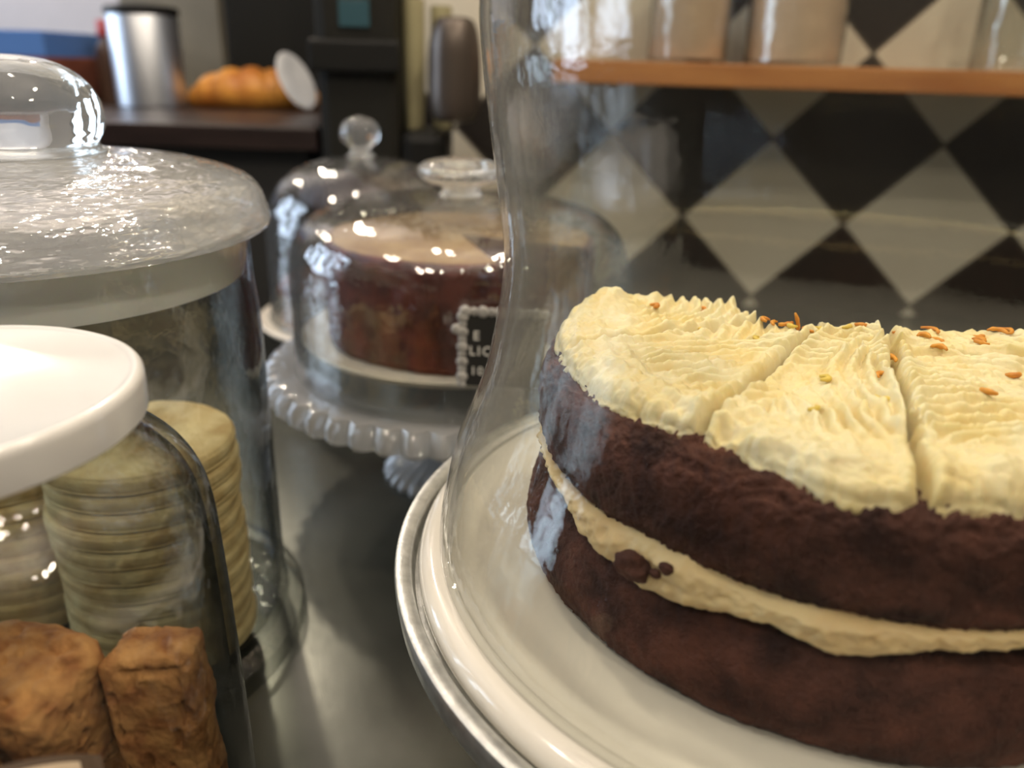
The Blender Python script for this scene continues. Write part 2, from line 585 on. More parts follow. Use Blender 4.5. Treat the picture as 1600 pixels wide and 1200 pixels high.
# worktop slab
counter = thing('counter', 'grey zinc topped counter running under all the jars and cakes', 'counter', (0, 0.5, 0))
outl = [(-1.35, -0.06), (1.1, -0.06), (1.1, wall_pt(0.785, 0.004)[1]), wall_pt(-0.56, 0.004), (-0.28, 1.62), (-1.35, 1.62)]
bm = bmesh.new()
bot = [bm.verts.new((x, y - 0.5, CT - 0.035)) for x, y in outl]
top = [bm.verts.new((x, y - 0.5, CT)) for x, y in outl]
bm.faces.new(top); bm.faces.new(list(reversed(bot)))
for i in range(len(outl)):
    j = (i + 1) % len(outl)
    bm.faces.new((bot[i], bot[j], top[j], top[i]))
bm_obj('worktop', bm, M['zinc'], counter)
box('cabinet_body', -1.3, 1.05, -0.50, 0.30, 0.0, CT - 0.035, M['counter_side'], counter)

# ------------------------------------------------------------------ chocolate layer cake under the big dome
CX, CY = 0.1145, 0.257
stand = thing('cake_stand', 'galvanised metal cake stand with a rolled rim carrying the white cake plate', 'cake stand', (CX, CY, CT))
H = lambda z: z + 0.28           # eye heights to heights above the worktop
lathe('tray', [(0, H(-.1705)), (.1482, H(-.1705)), (.1490, H(-.1680)), (.1494, H(-.1652)), (.1500, H(-.1646)), (.1536, H(-.1640)), (.1550, H(-.1646)), (.1554, H(-.1660)),
               (.1552, H(-.1690)), (.1545, H(-.1740)), (.152, H(-.1755)), (.05, H(-.1765)), (0, H(-.1765))], M['galvanised'], stand, segs=192)
lathe('stem', spline([(.0, H(-.1768)), (.045, H(-.1768)), (.030, H(-.19)), (.020, H(-.215)), (.022, H(-.24)), (.035, H(-.2665)), (0, H(-.2665))], 6),
      M['galvanised'], stand, segs=64)
lathe('foot', [(0, H(-.2668)), (.036, H(-.2668)), (.06, H(-.272)), (.082, H(-.275)), (.085, H(-.2775)), (.085, 0), (0, 0)], M['galvanised'], stand, segs=96)

plate = lathe('cake_plate', [(0, .0070), (.116, .0070), (.121, .0075), (.125, .0090), (.128, .0096), (.1345, .0096), (.1415, .0098), (.1435, .0094), (.1458, .0078),
                             (.1470, .0052), (.1468, .0026), (.1445, .0010), (.138, .0004), (.10, 0), (0, 0)], M['porcelain'], None,
              (CX, CY, Z(-.1704)), segs=192)
tag(plate, 'white glossy round plate with a rounded rim under the chocolate layer cake', 'plate')
PZ = Z(-.1704) + .0070 - EYE     # plate surface in eye heights

cake = thing('layer_cake', 'round chocolate layer cake with cream filling and combed cream frosting on white plate', 'cake', (CX, CY, Z(PZ)))
K = lambda z: z - PZ             # eye heights to cake heights

# the back of the cake has already been cut away and served
def back_limit(x):
    return np.interp(x, [-.0262, -.0240], [.0530, .0190])

def cyl_noise(name, prof, mat, parent, amp, scale, segs=720, seed=3, amp2=0.0, ztop=0.0, lo=None):
    """Revolved sponge layer whose crust is pushed about by noise."""
    r = np.array([p[0] for p in prof]); z = np.array([p[1] for p in prof])
    a = np.linspace(0, 2 * np.pi, segs, endpoint=False)
    R, A = np.meshgrid(r, a, indexing='ij')
    Zz = np.repeat(z[:, None], segs, 1)
    X, Y = R * np.cos(A), R * np.sin(A)
    n = fbm(X * scale, Y * scale, Zz * scale, 4, seed)
    n2 = fbm(X * scale * 7, Y * scale * 7, Zz * scale * 7, 3, seed + 5)
    slow = fbm(X * 22, Y * 22, Zz * 10, 2, seed + 9)
    k = np.clip(R / 0.09, 0, 1)
    dR = amp * n * k + amp2 * n2 * k + 0.0012 * slow * k
    R2 = R + dR
    wt = np.exp(-((Zz - z.max()) / 0.004) ** 2)
    Zz = Zz + ztop * n2 * wt + ztop * n * wt
    X, Y = R2 * np.cos(A), R2 * np.sin(A)
    Y = np.minimum(Y, back_limit(X) + .0010 * n2)
    verts = np.stack([X, Y, Zz], -1).reshape(-1, 3)
    faces = []
    nr = len(r)
    for i in range(nr - 1):
        b = i * segs
        for k_ in range(segs):
            k2 = (k_ + 1) % segs
            faces.append((b + k_, b + k2, b + segs + k2, b + segs + k_))
    faces.append(tuple(reversed(range(segs))))
    faces.append(tuple(range((nr - 1) * segs, nr * segs)))
    return mesh_obj(name, verts, faces, mat, parent)

def dense(prof, step=0.0009):
    out = []
    for (r0, z0), (r1, z1) in zip(prof[:-1], prof[1:]):
        n = max(1, int(math.hypot(r1 - r0, z1 - z0) / step))
        for k in range(n):
            out.append((r0 + (r1 - r0) * k / n, z0 + (z1 - z0) * k / n))
    out.append(prof[-1])
    return out

low = dense(spline([(.1000, .0002), (.1045, .0022), (.1068, .0090), (.1066, K(-.147)), (.1045, K(-.1385)), (.1015, K(-.1335)), (.097, K(-.1318))], 6))
cyl_noise('lower_sponge', low, M['sponge'], cake, 0.0009, 120, seed=3, amp2=0.0009, ztop=0.001)
up = dense(spline([(.098, K(-.1225)), (.1015, K(-.1212)), (.1036, K(-.1165)), (.1043, K(-.1080)), (.1040, K(-.0995)), (.1018, K(-.0945)), (.0985, K(-.0922)), (.09, K(-.0918))], 6))
cyl_noise('upper_sponge', up, M['sponge'], cake, 0.0010, 120, seed=21, amp2=0.0014, ztop=0.0022)

# filling: a wavy band squeezed out between the two sponges
fa = np.radians([-180, -165, -159, -151.6, -143, -137.6, -130.7, -125, -117.8, -114.2, -110, -105, -98, -86, -40, 40, 120, 180])
fl = np.array([-.1240, -.1245, -.1260, -.1325, -.1342, -.1368, -.1348, -.1318, -.1293, -.1315, -.1333, -.1318, -.1275, -.1258, -.1280, -.1280, -.1280, -.1240])
fu_ = np.array([-.1215, -.1215, -.1220, -.1215, -.1190, -.1185, -.1175, -.1205, -.1214, -.1210, -.1208, -.1205, -.1204, -.1206, -.120, -.120, -.120, -.1215])
segs, nz = 1100, 26
a = np.linspace(-np.pi, np.pi, segs, endpoint=False)
zl = np.interp(a, fa, fl); zu = np.interp(a, fa, fu_)
zl = zl + 0.0013 * fbm(np.cos(a) * 18, np.sin(a) * 18, 0 * a, 5, 31, .6)
zu = zu + 0.0008 * fbm(np.cos(a) * 14, np.sin(a) * 14, 0 * a + 5, 4, 32)
t = np.linspace(0, 1, nz)[:, None]
Zz = zl + (zu - zl) * t
thick = np.clip((zu - zl) / 0.012, 0.1, 1.3)
bulge = (1 - (2 * t - 1) ** 4)
Rr = 0.0985 + bulge * (0.0056 + 0.0020 * thick) + 0 * Zz
X, Y = np.cos(a) * Rr, np.sin(a) * Rr
Rr = Rr + bulge * (0.0020 * fbm(X * 90, Y * 90, Zz * 170, 4, 41) + 0.0010 * fbm(X * 400, Y * 400, Zz * 600, 2, 44))
FXX, FYY = np.cos(a) * Rr, np.sin(a) * Rr
FYY = np.minimum(FYY, back_limit(FXX) + .001)
verts = np.stack([FXX, FYY, Zz - PZ], -1).reshape(-1, 3)
faces = [(i * segs + k, i * segs + (k + 1) % segs, (i + 1) * segs + (k + 1) % segs, (i + 1) * segs + k) for i in range(nz - 1) for k in range(segs)]
faces += [tuple(reversed(range(segs))), tuple(range((nz - 1) * segs, nz * segs))]
mesh_obj('cream_filling', verts, faces, M['filling'], cake)

# frosting: swirled, combed and cut
def seg_dist(px, py, ax, ay, bx, by):
    dx, dy = bx - ax, by - ay
    tt = np.clip(((px - ax) * dx + (py - ay) * dy) / (dx * dx + dy * dy), 0, 1)
    return np.hypot(px - ax - tt * dx, py - ay - tt * dy)

edge_deg = np.radians([-180, -178, -168, -159, -152, -146, -141, -137, -131, -125, -118, -111, -104, -101, -94, -88, -60, 0, 60, 120, 150, 168, 180])
edge_r = np.array([.0985, .0985, .0975, .0962, .0952, .0945, .0925, .0905, .0915, .0938, .0965, .1000, .1000, .0990, .0985, .0985, .099, .100, .100, .1005, .100, .0995, .0985])
ns = 1300
a = np.linspace(-np.pi, np.pi, ns, endpoint=False)
Rb = np.interp(a, edge_deg, edge_r) + 0.0022 * fbm(np.cos(a) * 11, np.sin(a) * 11, 0 * a, 6, 61, .65)
tt = np.concatenate([np.linspace(0.004, 0.90, 210), np.linspace(0.904, 1.0, 40)])
T, A = np.meshgrid(tt, a, indexing='ij')
R = T * Rb[None, :]
X, Y = R * np.cos(A), R * np.sin(A)
WXX, WYY = X + CX, Y + CY
base = K(-.0855)
h = 0.0024 * fbm(X * 28, Y * 28, 0 * X, 3, 71)
# combed ridges, a different sweep on every slice
ccx, ccy = 0.118 - CX, 0.262 - CY
ang = np.arctan2(Y - ccy, X - ccx)
warp = 0.0050 * fbm(X * 45, Y * 45, 0 * X + 3, 3, 77)
comb = np.zeros_like(X)
sectors = [(-180, -128, (-0.030, -0.125)), (-128, -98, (0.076, -0.057)), (-98, -10, (0.02, -0.125)), (-10, 60, (0.12, 0.05)), (60, 120, (-0.04, 0.11)), (120, 180, (-0.10, 0.06))]
for d0, d1, (ox, oy) in sectors:
    msk = (ang >= math.radians(d0)) & (ang < math.radians(d1))
    ph = (np.hypot(X - ox, Y - oy) + warp) * 2 * np.pi / 0.0050
    w = np.sin(ph)
    w = np.where(w > 0, w ** 0.7, -np.abs(w) ** 1.2)
    comb[msk] = w[msk]
strength = np.clip(0.65 + 0.9 * fbm(X * 30, Y * 30, 0 * X + 9, 2, 83), 0.05, 1.2)
rim = np.clip((T - 0.72) / 0.12, 0, 1)
ring_ = np.sin((R + 0.004 * fbm(X * 40, Y * 40, 0 * X + 21, 3, 79)) * 2 * np.pi / 0.0065)
h = h + 0.0016 * comb * strength * (1 - rim) + rim * (0.0011 * ring_ * np.clip(.5 + fbm(X * 26, Y * 26, 0 * X, 2, 84), 0, 1) + 0.0026 * fbm(X * 95, Y * 95, 0 * X + 4, 4, 85, .6))
lump = fbm(X * 120, Y * 120, 0 * X, 3, 91)
h = h + 0.0014 * lump + 0.0016 * np.abs(fbm(X * 260, Y * 260, 0 * X, 3, 95))
# smeared crest round the rim
h = h + 0.0016 * np.exp(-((T - 0.90) / 0.06) ** 2) * (0.6 + fbm(X * 40, Y * 40, 0 * X, 2, 99))
h = h + 0.0040 * np.exp(-(((WXX - 0.036) / 0.009) ** 2 + ((WYY - 0.300) / 0.011) ** 2))
cuts = [((0.042, 0.182), (0.108, 0.2715)), ((0.0905, 0.150), (0.1262, 0.2545)), ((0.1262, 0.2545), (0.225, 0.240)),
        ((0.020, 0.251), (0.0893, 0.2832)), ((0.0893, 0.2832), (0.118, 0.292)), ((0.1262, 0.2545), (0.16, 0.35))]
for i, ((ax, ay), (bx, by)) in enumerate(cuts):
    wob = 0.0016 * fbm(X * 90, Y * 90, 0 * X + i, 2, 103)
    dd = seg_dist(WXX + wob, WYY + wob, ax, ay, bx, by)
    wdt = 0.0011 if i < 2 else 0.0018
    dep = 0.0085 if i < 2 else 0.0060
    h = h - dep * np.exp(-(dd / wdt) ** 2) + 0.0014 * np.exp(-((dd - 0.0036) / 0.0018) ** 2)
roll = np.clip((T - 0.90) / 0.10, 0, 1)
Zt = base + h - 0.0060 * (1 - np.sqrt(np.clip(1 - roll ** 2, 0, 1)))
rows = [np.stack([X, Y, Zt], -1)]
zlast = Zt[-1]
zfoot = np.full(ns, K(-.0945)) + 0.0013 * fbm(np.cos(a) * 16, np.sin(a) * 16, 0 * a, 3, 111)
zfoot = zfoot - np.interp(a, np.radians([-180, -150, -130, -118, -112, -104, -96, -80, 180]), [.0, .0, .0, .0005, .0022, .0022, .0018, .0012, 0])
for q in np.linspace(0.08, 1, 16):
    rr = Rb * (1 + 0.010 * math.sin(q * math.pi) + 0.0) + 0.0008 * fbm(np.cos(a) * 30, np.sin(a) * 30, 0 * a + q * 2.2, 3, 113)
    rows.append(np.stack([rr * np.cos(a), rr * np.sin(a), zlast + (zfoot - zlast) * q], -1)[None])
rows.append(np.stack([0.90 * Rb * np.cos(a), 0.90 * Rb * np.sin(a), np.full(ns, K(-.0930))], -1)[None])
V = np.concatenate([r_.reshape(-1, ns, 3) for r_ in rows], 0)
nr = V.shape[0]
faces = [(i * ns + k, i * ns + (k + 1) % ns, (i + 1) * ns + (k + 1) % ns, (i + 1) * ns + k) for i in range(nr - 1) for k in range(ns)]
faces.append(tuple(reversed(range(ns))))
faces.append(tuple(range((nr - 1) * ns, nr * ns)))
lim = back_limit(V[..., 0]) + .0010 * fbm(V[..., 0] * 160, V[..., 2] * 160, 0 * V[..., 0], 3, 121)
over = V[..., 1] - lim
drop = np.clip((over - .0005) / .004, 0, 1)
V[..., 2] = np.where(over > 0, V[..., 2] * (1 - drop) + K(-.0930) * drop, V[..., 2])
V[..., 1] = np.minimum(V[..., 1], lim)
mesh_obj('frosting', V.reshape(-1, 3), faces, M['frosting'], cake)

TX, TY, TZ = X, Y, Zt
def frost_z(x, y):
    r_ = math.hypot(x, y); aa = math.atan2(y, x)
    k = int((aa + math.pi) / (2 * math.pi) * ns) % ns
    i = int(np.argmin(np.abs(TT_R(k) - r_)))
    return float(TZ[i, k])
def TT_R(k):
    return np.hypot(TX[:, k], TY[:, k])

zest = [(0.0925, 0.2830, 0), (0.103, 0.297, 0), (0.102, 0.312, 0), (0.110, 0.318, 1), (0.130, 0.309, 0), (0.141, 0.303, 0), (0.150, 0.315, 0), (0.165, 0.309, 0),
        (0.112, 0.228, 0), (0.094, 0.222, 1), (0.139, 0.248, 0), (0.161, 0.262, 0), (0.176, 0.286, 0), (0.182, 0.270, 0), (0.083, 0.262, 1), (0.121, 0.243, 0),
        (0.153, 0.228, 0), (0.104, 0.205, 1), (0.134, 0.210, 0), (0.067, 0.275, 1), (0.054, 0.292, 0), (0.046, 0.262, 1), (0.172, 0.247, 1), (0.101, 0.262, 1),
        (0.147, 0.281, 0), (0.098, 0.318, 0), (0.136, 0.330, 0), (0.158, 0.326, 0), (0.172, 0.318, 0), (0.186, 0.303, 0), (0.090, 0.2785, 0), (0.0975, 0.2755, 1), (0.074, 0.300, 0), (0.125, 0.291, 0), (0.118, 0.270, 1), (0.083, 0.200, 1), (0.189, 0.2555, 0), (0.160, 0.205, 1)]
for i, (x, y, k) in enumerate(zest):
    x -= CX; y -= CY
    lim_ = float(back_limit(x))
    if y > lim_ - .001 and i != 2:
        y = lim_ - .0012 - (i * .37 % 1) ** 2 * .016
    y = min(y, lim_ - .0012)
    z = frost_z(x, y)
    an = random.uniform(0, math.pi)
    L = random.uniform(0.0045, 0.0085)
    bend = random.choice((-1, 1)) * random.uniform(0.8, 2.2)
    path = [(x + math.cos(an + bend * s) * L * s, y + math.sin(an + bend * s) * L * s, z + 0.0003 + 0.0006 * math.cos(s * 2)) for s in np.linspace(-0.5, 0.5, 8)]
    if i == 2:   # one curl stands up from the frosting
        path = [(x - 0.0020 * s * s, y, z + 0.0070 * s) for s in np.linspace(-0.1, 1, 8)]
    v, fc = tube_data(path, [0.00058 * (0.5 + math.sin(math.pi * (j + .7) / 8)) * random.uniform(.75, 1.25) for j in range(len(path))], 7)
    mesh_obj('zest_shred', v, fc, M['zest_yellow' if k else 'zest'], cake)

# brown crumbs stuck in the filling
def crumb(ang_deg, r, z, size, seed):
    bm = bmesh.new()
    bmesh.ops.create_icosphere(bm, subdivisions=4, radius=size)
    for v in bm.verts:
        n = float(fbm(v.co.x * 300 + seed, v.co.y * 300, v.co.z * 300, 3, seed))
        v.co = Vector((v.co.x * 1.3, v.co.y * 0.8, v.co.z)) * (1 + 0.55 * n)
    aa = math.radians(ang_deg)
    bm_obj('sponge_crumb', bm, M['sponge'], cake, (r * math.cos(aa), r * math.sin(aa), K(z)), (0, 0, aa + math.pi / 2), smooth=True)
crumb(-138.0, 0.1078, -.1268, 0.0040, 5)
crumb(-140.2, 0.1074, -.1262, 0.0022, 9)
crumb(-132.6, 0.1072, -.1222, 0.0018, 6)
crumb(-134.2, 0.1074, -.1252, 0.0013, 8)

# big waisted glass dome
dome = thing('glass_dome', 'large waisted clear glass dome covering the chocolate layer cake', 'glass dome', (CX, CY, Z(-.1704) + .0098))
DZ = -.1704 + .0098
prof = [(.1388, 0), (.1394, .0025), (.1388, .0100), (.1375, .0180), (.1337, .0355), (.1285, .0487), (.1236, .0641), (.1204, .0818), (.1189, .0926), (.1183, .1052),
        (.1206, .1235), (.1234, .1426), (.1259, .1605), (.1270, .178), (.1240, .200), (.1120, .221), (.0850, .237), (.0480, .246), (0, .249)]
hollow('dome_body', spline(prof, 6), .0028, M['glass_dome'], dome, segs=192)
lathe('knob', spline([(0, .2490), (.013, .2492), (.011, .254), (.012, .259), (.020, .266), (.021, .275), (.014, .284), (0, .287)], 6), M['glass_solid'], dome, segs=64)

# ------------------------------------------------------------------ back cake on the scalloped stand
BX, BY = -0.037, 0.53
S = lambda z: z + 0.28
bstand = thing('glass_cake_stand', 'clear pressed glass cake stand with a scalloped rim behind the two jars', 'cake stand', (BX, BY, CT))
def scallop(nl, amp, r0, r1):
    def fn(r, z, aa):
        k = min(max((r - r0) / (r1 - r0), 0), 1)
        return r + amp * k * abs(math.cos(nl * aa / 2))
    return fn
lathe('plate', [(0, S(-.1930)), (.112, S(-.1930)), (.118, S(-.1915)), (.123, S(-.1905)), (.1255, S(-.1912)), (.1280, S(-.1960)), (.1285, S(-.2040)), (.1262, S(-.2075)),
                (.1240, S(-.2040)), (.1210, S(-.1985)), (.112, S(-.1975)), (.02, S(-.1985)), (0, S(-.1985))], M['glass_pressed'], bstand, segs=480,
      rfun=scallop(48, .0065, .118, .128))
lathe('stem', spline([(0, S(-.1987)), (.028, S(-.1987)), (.016, S(-.208)), (.012, S(-.222)), (.019, S(-.235)), (.014, S(-.248)), (.02, S(-.2595)), (0, S(-.2595))], 6),
      M['glass_pressed'], bstand, segs=96, rfun=lambda r, z, aa: r * (1 + 0.06 * math.cos(8 * aa)))
lathe('foot', spline([(0, S(-.2597)), (.021, S(-.2597)), (.036, S(-.264)), (.048, S(-.272)), (.052, S(-.278)), (.050, 0), (.04, 0.001), (0, 0.004)], 4),
      M['glass_pressed'], bstand, segs=320, rfun=scallop(32, .004, .034, .052))

bplate = lathe('plate', [(0, .020), (.09, .020), (.102, .0215), (.106, .0230), (.1070, .0222), (.104, .0185), (.09, .0160), (.06, .0140), (.058, 0), (.052, 0), (.05, .0140), (0, .0150)],
               M['porcelain_far'], None, (BX, BY, Z(-.1928)), segs=128)
tag(bplate, 'cream round plate on the scalloped glass stand under the red brown cake', 'plate')

def wedge_cake(name, r, h, a0, a1, mat_side, mat_top, mat_cut, parent, seed=0):
    """Cake with one slice missing between angles a0 and a1 (radians)."""
    n = 150
    al = np.linspace(a1, a0 + 2 * math.pi, n)
    bm = bmesh.new()
    prof_ = [(r * 0.97, 0), (r, .004), (r * 1.003, h * .5), (r, h - .006), (r * 0.985, h - .001), (r * .95, h)]
    rings = []
    for rr, zz in prof_:
        rings.append([bm.verts.new(((rr + 0.0008 * math.sin(7 * x) + 0.0005 * math.sin(31 * x + zz * 300)) * math.cos(x),
                                    (rr + 0.0008 * math.sin(7 * x) + 0.0005 * math.sin(31 * x + zz * 300)) * math.sin(x), zz)) for x in al])
    cb = bm.verts.new((0, 0, 0)); ctp = bm.verts.new((0, 0, h))
    for A_, B_ in zip(rings[:-1], rings[1:]):
        for k in range(n - 1):
            bm.faces.new((A_[k], A_[k + 1], B_[k + 1], B_[k]))
    for k in range(n - 1):
        fc = bm.faces.new((rings[-1][k], rings[-1][k + 1], ctp)); fc.material_index = 1
        bm.faces.new((rings[0][k + 1], rings[0][k], cb))
    for end in (0, -1):
        loop = [cb] + [r_[end] for r_ in rings] + [ctp]
        fc = bm.faces.new(loop if end == 0 else list(reversed(loop)))
        fc.material_index = 2
    me = bpy.data.meshes.new(name)
    bmesh.ops.recalc_face_normals(bm, faces=bm.faces)
    bm.to_mesh(me); bm.free()
    for m_ in (mat_side, mat_top, mat_cut):
        me.materials.append(m_)
    o = bpy.data.objects.new(name, me)
    return link(o, parent)

bcake = wedge_cake('cut_cake', .0895, .0672, math.radians(-72), math.radians(-22), M['sponge_red'], M['crust'], M['sponge_red'], None)
bcake.location = (BX, BY, Z(-.1928) + .0201)
tag(bcake, 'red brown round cake with golden top and a slice missing under back glass dome', 'cake')

bdome = thing('glass_dome', 'small clear glass dome with flat knob over the red brown cake', 'glass dome', (BX, BY, Z(-.1927)))
hollow('dome_body', spline([(.1120, 0), (.1126, .003), (.1120, .020), (.1120, .050), (.1116, .068), (.1085, .084), (.100, .096), (.083, .1045), (.050, .1095), (.02, .1115), (0, .112)], 6),
       .003, M['glass_far'], bdome, segs=128)
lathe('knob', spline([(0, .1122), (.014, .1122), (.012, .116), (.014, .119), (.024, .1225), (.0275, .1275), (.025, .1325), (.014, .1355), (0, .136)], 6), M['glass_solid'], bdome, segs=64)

# price card tucked on the stand's rim
card = thing('price_card', 'small black price card with silver lace border on the scalloped glass stand', 'price card', (-0.005, 0.4055, Z(-.1905)), rot=(math.radians(-4), 0, math.radians(-4)))
box('card', -.0215, .0215, -.0006, .0006, .026, .066, M['black_matte'], card)
box('holder', -.012, .012, -.004, .004, 0, .0262, M['glass_pressed'], card, bevel=.001)
bm = bmesh.new()
ring = [(-.0215 + (k / 9) * .043, .0675) for k in range(10)] + [(-.0228, .0645 - k * .0042) for k in range(10)]
for i, (x, z) in enumerate(ring):
    mt = Matrix.Translation((x, -.0003, z)) @ Matrix.Diagonal((1, .35, 1, 1))
    bmesh.ops.create_icosphere(bm, subdivisions=2, radius=.0026 if i % 2 else .0034, matrix=mt)
mt = Matrix.Translation((-.0262, -.0003, .0575)) @ Matrix.Diagonal((1, .35, 1, 1))
bmesh.ops.create_icosphere(bm, subdivisions=2, radius=.0030, matrix=mt)
bm_obj('lace_border', bm, M['lace'], card, smooth=True)
bm = bmesh.new()
for txt, x, z, size in (('E', -.0170, .0520, .0072), ('LIC', -.0190, .0435, .0072), ('10', -.0182, .0325, .0064)):
    cu = bpy.data.curves.new('text', 'FONT')
    cu.body = txt
    cu.size = size
    cu.extrude = 0.0001
    cu.offset = 0.00010
    cu.space_character = 1.25
    to = bpy.data.objects.new('text', cu)
    COL.objects.link(to)
    bpy.context.view_layer.update()
    tm = bpy.data.meshes.new_from_object(to.evaluated_get(bpy.context.evaluated_depsgraph_get()))
    tm.transform(Matrix.Translation((x, -.0008, z)) @ Matrix.Rotation(math.pi / 2, 4, 'X'))
    bm.from_mesh(tm)
    bpy.data.objects.remove(to)
    bpy.data.curves.remove(cu)
    bpy.data.meshes.remove(tm)
bm_obj('lettering', bm, M['chalk'], card)

# ------------------------------------------------------------------ rear dome and cake
RX, RY = -0.143, 0.75
rst = thing('cake_plate_stand', 'low cream footed plate behind the scalloped glass stand', 'cake stand', (RX, RY, CT))
lathe('plate', [(0, .050), (.096, .050), (.101, .052), (.103, .0505), (.100, .047), (.08, .044), (0, .044)], M['porcelain_far'], rst, segs=96)
lathe('foot', spline([(0, .0438), (.03, .0438), (.022, .03), (.026, .015), (.055, .003), (.055, 0), (0, 0)], 5), M['porcelain_far'], rst, segs=64)
rcake = thing('small_cake', 'low pinkish brown cake under the rear glass dome', 'cake', (RX, RY, CT + .0502))
bm = bmesh.new()
lathe('sponge', spline([(0, 0), (.076, 0), (.078, .003), (.0785, .020), (.077, .029), (0, .029)], 4), M['crumb_face'], rcake, segs=96)
lathe('glaze', spline([(0, .0292), (.076, .0292), (.079, .031), (.078, .035), (.07, .0365), (0, .037)], 4), M['sponge_red'], rcake, segs=96)
rdome = thing('glass_dome', 'clear glass dome with round knob, farthest back of the three', 'glass dome', (RX, RY, CT + .0502))
hollow('dome_body', spline([(.0895, 0), (.0900, .003), (.0897, .03), (.0895, .075), (.0870, .098), (.078, .120), (.060, .136), (.035, .145), (0, .148)], 6), .0028, M['glass_far'], rdome, segs=96)
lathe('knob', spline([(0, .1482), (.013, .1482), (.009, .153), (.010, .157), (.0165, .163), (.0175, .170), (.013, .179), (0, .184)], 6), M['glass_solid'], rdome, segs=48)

# ------------------------------------------------------------------ big lidded jar of pale cookies
JX, JY = -0.2076, 0.3407
jar = thing('biscuit_jar', 'large clear glass jar with knobbed glass lid holding pale round cookies', 'jar', (JX, JY, CT))
J = lambda z: z + 0.28
out_ = [(.0997, .0), (.0999, .006), (.0992, .0105), (.0960, .0130), (.0920, .0150), (.0908, .020), (.0905, .040), (.0906, .10), (.0905, .160), (.0902, .171), (.0893, .178), (.0887, .184), (.0885, .2075)]
inn = [(.0857, .2075), (.0858, .184), (.0866, .177), (.0876, .170), (.0878, .10), (.0878, .018), (.0872, .0145), (.086, .0136), (0, .0135)]
lathe('body', [(0, .0)] + out_ + inn, M['glass_jar'], jar, segs=160)
# the lid: dished disc, knob and white seal
lathe('lid', spline([(0, J(-.0690)), (.082, J(-.0690)), (.0862, J(-.0705)), (.0885, J(-.0712)), (.0960, J(-.0708)), (.0984, J(-.0690)), (.0988, J(-.0662)), (.0975, J(-.0615)), (.0952, J(-.0548)),
                     (.0905, J(-.0500)), (.080, J(-.0460)), (.0674, J(-.0430)), (.050, J(-.0405)), (.036, J(-.0390)), (.0340, J(-.0388)), (0, J(-.0388))], 5), M['glass_lid'], jar, segs=160)
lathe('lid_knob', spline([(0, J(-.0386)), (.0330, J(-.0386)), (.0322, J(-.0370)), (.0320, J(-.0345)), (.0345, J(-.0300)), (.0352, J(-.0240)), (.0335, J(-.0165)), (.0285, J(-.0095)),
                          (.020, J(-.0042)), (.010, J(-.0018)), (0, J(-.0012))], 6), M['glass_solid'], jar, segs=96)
lathe('seal', [(.0853, J(-.0714)), (.0853, J(-.0880)), (.0848, J(-.0915)), (.0800, J(-.0915)), (.0800, J(-.0714))], M['seal'], jar, segs=128, closed=True)
bpy.data.objects['seal']['label'] = 'milky white seal ring under the glass lid'

def cookie_mesh(seed, r=.0420, th=.0088):
    prof_ = dense(spline([(0.0005, 0), (r * .90, 0), (r * .985, .0012), (r, th * .5), (r * .985, th * .80), (r * .93, th * .97), (r * .6, th * 1.0), (0.0005, th)], 5), .0016)
    verts_, faces_ = lathe_data(prof_, 84)
    P = np.array(verts_)
    n = fbm(P[:, 0] * 60 + seed, P[:, 1] * 60, P[:, 2] * 120, 3, seed)
    n2 = fbm(P[:, 0] * 300, P[:, 1] * 300 + seed, P[:, 2] * 300, 2, seed + 3)
    rr = np.hypot(P[:, 0], P[:, 1])
    k = (rr > r * .9)
    P[:, 0] *= np.where(k, 1 + .012 * n - 0.01, 1)
    P[:, 1] *= np.where(k, 1 + .012 * n - 0.01, 1)
    P[:, 2] += np.where(P[:, 2] > th * .7, np.minimum(.0004 * n2 + .0003 * n - 0.0003, 0), 0)
    return P, faces_
cookie_meshes = []
ORD = ['top', 'second', 'third', 'fourth', 'fifth', 'sixth', 'seventh', 'eighth', 'ninth', 'tenth', 'eleventh', 'lowest']
for k in range(3):
    v, fc = cookie_mesh(11 + 7 * k)
    o = mesh_obj('cookie', v, fc, M['cookie'])
    cookie_meshes.append(o)
def cookie(i, x, y, z, rz, label, tilt=(0, 0)):
    src = cookie_meshes[i % 3]
    if src.get('label') is None:
        o = src
    else:
        o = src.copy(); COL.objects.link(o)
    o.location = (x, y, z)
    o.rotation_euler = (tilt[0], tilt[1], rz)
    tag(o, label, 'cookie', 'pale cookies stacked in the lidded glass jar')
for k in range(12):
    jx, jy = random.uniform(-.0012, .0008), random.uniform(-.001, .001)
    lab = ('topmost' if k == 0 else ORD[k] if k < 11 else 'lowest') + ' pale round cookie ' + ('of' if k in (0, 11) else 'from the top of') + ' the right stack in lidded jar'
    cookie(k, JX + .0395 + jx, JY - .0155 + jy, CT + .0140 + .0089 * (11 - k), random.uniform(0, 6), lab)
for k in range(11):
    jx, jy = random.uniform(-.001, .001), random.uniform(-.001, .001)
    lab = ('topmost' if k == 0 else ORD[k] if k < 10 else 'lowest') + ' pale round cookie ' + ('of' if k in (0, 10) else 'from the top of') + ' the left stack in lidded jar'
    cookie(k + 1, JX - .0415 + jx, JY + .0150 + jy, CT + .0140 + .0089 * (10 - k), random.uniform(0, 6), lab)

